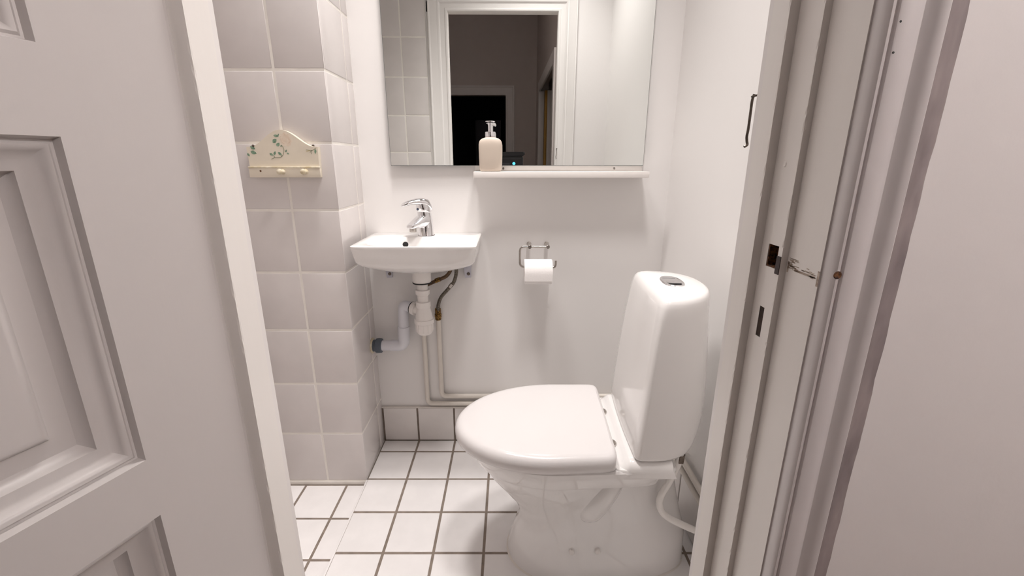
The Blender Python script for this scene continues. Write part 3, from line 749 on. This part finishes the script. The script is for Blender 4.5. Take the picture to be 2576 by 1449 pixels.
def lring(a, h, hw, hh):
    return [tuple(F0 + sd * .009 + ldir * a + lsp * hw * math.copysign(abs(math.cos(t_)) ** .8, math.cos(t_)) + Vector((0, 0, h + hh * math.copysign(abs(math.sin(t_)) ** .8, math.sin(t_)))))
            for t_ in [2 * math.pi * i / 24 for i in range(24)]]
lev = loft([lring(-0.027, .098, .014, .012), lring(-0.016, .111, .0225, .0155), lring(0.002, .1165, .0240, .0145), lring(0.020, .1190, .0215, .0115), lring(0.038, .1185, .0185, .0088), lring(0.054, .1155, .0170, .0078), lring(0.066, .1120, .0155, .0070), lring(0.073, .1090, .0125, .0050), lring(0.077, .1070, .008, .002)])
obj('lever', lev, 'chrome', fa, 40)
obj('indicator', lathe([(0.0, 0.0012), (0.0036, 0.001), (0.0042, 0)], fp(0.0345, 0.0, 0.094), tuple(sd), 16), 'blue', fa)
obj('base_ring', lathe([(0.0295, 0), (0.0295, 0.0012), (0.027, 0.0016)], tuple(F0), (0, 0, 1), 32), 'dsteel', fa)

# ================================================================== MIRROR, SHELF, SOAP
mi = thing('wall_mirror', 'large frameless rectangular mirror on the back wall', 'mirror', (0.0285, YB, 1.121))
MYL, MYR = 1.6020, 1.6082
def mpt(x, z, dy=0.0):
    k = (x + 0.415) / 0.887
    return (x, MYL + (MYR - MYL) * k + dy, z)
mx0, mx1, mz0, mz1 = -0.4125, 0.4695, 1.1195, 1.80
bm = loft([[mpt(mx0, mz0), mpt(mx1, mz0), mpt(mx1, mz1), mpt(mx0, mz1)], [mpt(mx0, mz0, .001), mpt(mx1, mz0, .001), mpt(mx1, mz1, .001), mpt(mx0, mz1, .001)]])
obj('glass', bm, 'mirror', mi, 0)
bm = loft([[mpt(mx0 - .0012, mz0 - .0012, .0012), mpt(mx1 + .0012, mz0 - .0012, .0012), mpt(mx1 + .0012, mz1, .0012), mpt(mx0 - .0012, mz1, .0012)], [mpt(mx0 - .0012, mz0 - .0012, .0050), mpt(mx1 + .0012, mz0 - .0012, .0050), mpt(mx1 + .0012, mz1, .0050), mpt(mx0 - .0012, mz1, .0050)]])
obj('backing', bm, 'glassedge', mi, 0)
sh = thing('wall_shelf', 'narrow white shelf below the mirror', 'shelf', (0.174, YB, 1.08))
obj('board', B(((-0.1205, 1.532, 1.0795), (0.4715, YB - .0008, 1.0995)), bev=.0008), 'shelf', sh)
bp_ = obj('back_rail', B(((-0.1195, 1.6165, 1.0995), (0.4695, YB - .0008, 1.160)), bev=.0006), 'shelf', sh)
for x in (-0.021, 0.371):
    s_ = sub('screw', lathe([(0.0, 0.0010), (0.0030, 0.0010), (0.0042, 0)], (x, 1.6165, 1.1085), (0, -1, 0), 18), 'steel', bp_)
    sub('screw_cross', B(((x - .0004, 1.6153, 1.1062), (x + .0004, 1.6156, 1.1108)), ((x - .0022, 1.6153, 1.1081), (x + .0022, 1.6156, 1.1089))), 'black', bp_)

so = thing('soap_dispenser', 'beige bottle soap dispenser with chrome pump on the shelf', 'soap dispenser', (-0.0635, 1.567, 1.0995))
sx, sy_ = -0.0635, 1.567
def sr(h, a, b, e=2.6): return superell(sx, sy_, a, b, e, 48, 1.0997 + h)
bot = loft([sr(0, .030, .016), sr(.001, .0345, .020), sr(.004, .0365, .0225), (sr(.012, .0380, .0240)), sr(.045, .0393, .0250), sr(.075, .0398, .0252), sr(.088, .0396, .025), sr(.096, .0380, .0238), sr(.102, .0345, .0222), sr(.1065, .028, .020), sr(.109, .021, .0178, 2.2), sr(.1105, .0168, .0165, 2), sr(.113, .0165, .0165, 2)])
obj('bottle', bot, 'soap', so, 50)
obj('collar', lathe([(0.0172, .112), (0.0175, .1135), (0.0175, .1265), (0.0168, .128), (0.008, .1285)], (sx, sy_, 1.0997), (0, 0, 1), 32), 'chrome', so)
pu = obj('pump', lathe([(0.0072, .128), (0.0072, .150), (0.0088, .1515), (0.0088, .157), (0.006, .158)], (sx, sy_, 1.0997), (0, 0, 1), 24), 'chrome', so)
sub('press_plate', lathe([(0.004, .1575), (0.0155, .1590), (0.0162, .1605), (0.0158, .1622), (0.0, .1630)], (sx, sy_, 1.0997), (0, 0, 1), 28), 'chrome', pu)
sub('nozzle', tube(smoothpath([(sx, sy_, 1.2540), (sx + .010, sy_ + .012, 1.2545), (sx + .016, sy_ + .022, 1.252)], 5), 0.0036, 12), 'chrome', pu)

# ================================================================== PAPER HOLDER AND ROLL
hy = 1.560
ph = thing('paper_holder', 'bent steel wire toilet paper holder on the wall', 'paper holder', (0.1, YB, 0.76))
wire = bend([(0.142, hy, 0.8385), (0.0385, hy, 0.8390), (0.0385, hy - .002, 0.7655), (0.168, hy - .002, 0.7630), (0.1685, hy - .002, 0.7880)], 0.017, 8)
obj('wire', tube(wire, 0.0040, 14), 'steel', ph)
for x in (0.0735, 0.1385):
    po = obj('post', lathe([(0.0072, 0.0), (0.0072, 0.066), (0.0060, 0.0675), (0, 0.0675)], (x, YB - .0003, 0.8385), (0, -1, 0), 24), 'steel', ph)
    sub('wall_rosette', lathe([(0.0085, 0), (0.0085, 0.004), (0.0070, 0.005)], (x, YB - .0003, 0.8385), (0, -1, 0), 24), 'steel', po)
rl = thing('toilet_roll', 'white toilet paper roll hanging on the steel holder', 'toilet roll', (0.104, hy, 0.70))
rc, rx0, rx1, rr = Vector((0, hy - .002, 0.7475)), 0.055, 0.153, 0.0455
def rollring(x, r, n=48): return [(x, rc.y + r * math.cos(2 * math.pi * i / n), rc.z + r * math.sin(2 * math.pi * i / n)) for i in range(n)]
obj('paper', loft([rollring(rx0, .0205), rollring(rx0, rr - .001), rollring(rx0 + .001, rr), rollring(rx1 - .001, rr), rollring(rx1, rr - .001), rollring(rx1, .0205), rollring(rx0, .0205)], False, False), 'paper', rl)
obj('core', loft([rollring(rx0 + .0005, .0205), rollring(rx1 - .0005, .0205), rollring(rx1 - .0005, .0195), rollring(rx0 + .0005, .0195), rollring(rx0 + .0005, .0205)], False, False), 'card', rl)
sheet = []
for k in range(9):
    a = R(95 + 85 * k / 8); sheet.append((rc.y + (rr + .0008) * math.cos(a), rc.z + (rr + .0008) * math.sin(a)))
sheet += [(rc.y - rr - .0012, rc.z - .012), (rc.y - rr - .0010, rc.z - .0245)]
bm = loft([[(rx0 - .0008, y, z) for y, z in sheet] + [(rx0 - .0008, y + .0003, z) for y, z in sheet[::-1]], [(rx1 + .0008, y, z) for y, z in sheet] + [(rx1 + .0008, y + .0003, z) for y, z in sheet[::-1]]])
obj('loose_sheet', bm, 'paper', rl, 60)

# ================================================================== HOOK RACK ON THE TILES
ra = thing('hook_rack', 'cream wooden hook rack painted with a rose, on the grey tiles', 'hook rack', (-0.668, YC, 1.086))
ry = YC - 0.0185          # front face of the back board
rx0_, rx1_, rz0, rz1 = -0.7765, -0.5605, 1.0865, 1.1725
top = []
for k in range(41):
    u_ = k / 40; x = rx0_ + .003 + (rx1_ - rx0_ - .006) * u_
    c_ = abs(u_ - .5) * 2
    hump = 0.0 if c_ > .92 else 0.5 * (1 + math.cos(math.pi * c_ / .92))
    top.append((x, rz1 + .001 + 0.0475 * hump ** .95))
out = [(rx0_ + .006, rz0), (rx1_ - .006, rz0)] + top[::-1]
def plate(pts, y0, y1): return loft([[(x, y0, z) for x, z in pts], [(x, y1, z) for x, z in pts]])
obj('back_board', plate(out, ry, YC - .0005), 'cream', ra, 30)
rail = obj('peg_rail', B(((rx0_ + .0035, ry - .006, rz0), (rx1_ - .001, ry + .001, rz0 + .0285)), bev=.001), 'cream', ra)
sub('rail_bead', B(((rx0_ + .0025, ry - .0085, rz0 + .0268), (rx1_ - .0005, ry + .001, rz0 + .0315)), bev=.0018), 'cream2', rail)
sub('peg_hole', lathe([(0.0, 0.0006), (0.0024, 0.0005), (0.003, 0)], (-0.7385, ry - .006, 1.1050), (0, -1, 0), 14), 'rust', rail)
for x in (-0.6725, -0.6035):
    k_ = sub('knob', lathe([(0.0078, 0), (0.0074, .003), (0.0052, .007), (0.0050, .011), (0.0072, .0145), (0.0084, .019), (0.0076, .0235), (0.004, .026), (0, .0265)], (x, ry - .006, 1.1030), (0, -1, 0), 24), 'cream2', rail)
for x, z in ((-0.7525, 1.1765), (-0.5835, 1.1770)):
    obj('fixing_screw', lathe([(0.0, .003), (.0025, .003), (.0035, .0015), (.0038, 0)], (x, YC - .001 if z > 1.1768 else ry, z), (0, -1, 0), 14), 'dsteel', ra)
# painted decoration: pixel-like coordinates of the panel (u right, v down, 0..1 over the board)
def rp_(px, py):      # crop pixels of the board -> x, z on its face
    return (rx0_ + (px - 165) / 1745 * (rx1_ - rx0_), rz0 + (1300 - py) / 1130 * 0.1325)
def leafpoly(px, py, ln, wd, ang):
    x, z = rp_(px, py); s_ = 0.2160 / 1745; ln *= s_; wd *= s_
    a = R(ang); pts = []
    prof = [(0, 0), (.15, .55), (.4, 1), (.7, .75), (1, 0), (.7, -.75), (.4, -1), (.15, -.55)]
    for l_, w__ in prof:
        lx, lz = l_ * ln, w__ * wd * .5
        pts.append((x + lx * math.cos(a) - lz * math.sin(a), z + lx * math.sin(a) + lz * math.cos(a)))
    return pts
for (px, py, ln_, wd, an) in ((285, 545, 130, 85, -30), (275, 670, 150, 90, -18), (190, 710, 90, 55, -55), (875, 285, 125, 62, -10), (835, 460, 130, 95, 40), (915, 545, 110, 80, 45), (725, 715, 100, 55, -30), (825, 760, 105, 55, 65),
                          (925, 685, 120, 60, -40), (1110, 690, 70, 36, 65), (1135, 705, 60, 38, -25), (1830, 610, 115, 52, -100), (985, 300, 55, 30, 75), (1010, 560, 55, 30, 60)):
    obj('painted_leaf', plate(leafpoly(px, py, ln_, wd, an), ry - .00035, ry + .0002), 'leaf', ra, 0)
def stemline(pts, r_=0.0006, m='stem', name='painted_stem'):
    path = smoothpath([(rp_(a, b)[0], ry - .0001, rp_(a, b)[1]) for a, b in pts], 5)
    obj(name, tube(path, r_, 6), m, ra)
stemline([(750, 855), (840, 815), (960, 815), (1040, 750), (1078, 640), (1060, 550), (1020, 515)])
stemline([(820, 770), (840, 815)]); stemline([(1000, 750), (1000, 800)])
stemline([(1835, 590), (1760, 640), (1690, 640), (1600, 630)]); stemline([(1740, 645), (1690, 690)]); stemline([(1720, 660), (1725, 735)]); stemline([(1690, 645), (1605, 665)], 0.0005, 'ylw')
# rose: three rings of overlapping petals
for (rad, n_, sz, off) in ((95, 7, 105, 0.2), (55, 5, 85, 0.6), (18, 3, 60, 0.1)):
    for k in range(n_):
        a = 2 * math.pi * k / n_ + off
        px, py = 1150 + rad * math.cos(a), 385 + rad * 1.15 * math.sin(a)
        x, z = rp_(px, py); s_ = 0.2160 / 1745 * sz * .62
        pts = [(x + s_ * math.cos(t_), z + s_ * .9 * math.sin(t_)) for t_ in [2 * math.pi * i / 14 for i in range(14)]]
        dd = .00010 + .00012 * (3 - [95, 55, 18].index(rad)) * 0 + .0001 * [95, 55, 18].index(rad) + .00001 * k
        obj('painted_petal', plate(pts, ry - dd, ry + .0002), 'rose', ra, 0)
for arc in ([(1100, 400), (1130, 420), (1170, 410)], [(1040, 380), (1060, 440), (1110, 480)], [(1190, 470), (1240, 440), (1250, 370)], [(1120, 290), (1150, 260), (1180, 290)], [(1220, 390), (1235, 340)], [(1030, 330), (1045, 300)]):
    stemline(arc, 0.00045, 'rosed', 'painted_petal_line')

# ================================================================== CABIN HOOK ON THE DOOR CASING
ck = thing('cabin_hook', 'small tarnished metal hook hanging on the doorway edge', 'hook', (0.288, 0.55, 1.205))
hx, hyy = 0.2865, 0.556
obj('screw_eye', tube([(hx + 0.0035 * math.cos(a), hyy - 0.002 + 0.006 * math.sin(a), 1.2045 + 0.001 * math.cos(a)) for a in [2 * math.pi * i / 16 for i in range(17)]], 0.0011, 8), 'dsteel', ck)
obj('screw_shank', tube([(hx + .002, hyy - .006, 1.2045), (hx + .003, 0.526, 1.2045)], 0.0016, 8), 'dsteel', ck)
obj('arm', tube(smoothpath([(hx, hyy + .002, 1.2065), (hx - .001, hyy + .003, 1.200), (hx - .0015, hyy + .002, 1.185), (hx - .002, hyy + .001, 1.168), (hx - .003, hyy, 1.160), (hx - .0022, hyy, 1.1545), (hx - .0012, hyy, 1.1500), (hx - .0045, hyy, 1.1478)], 5), 0.0016, 8), 'dsteel', ck)
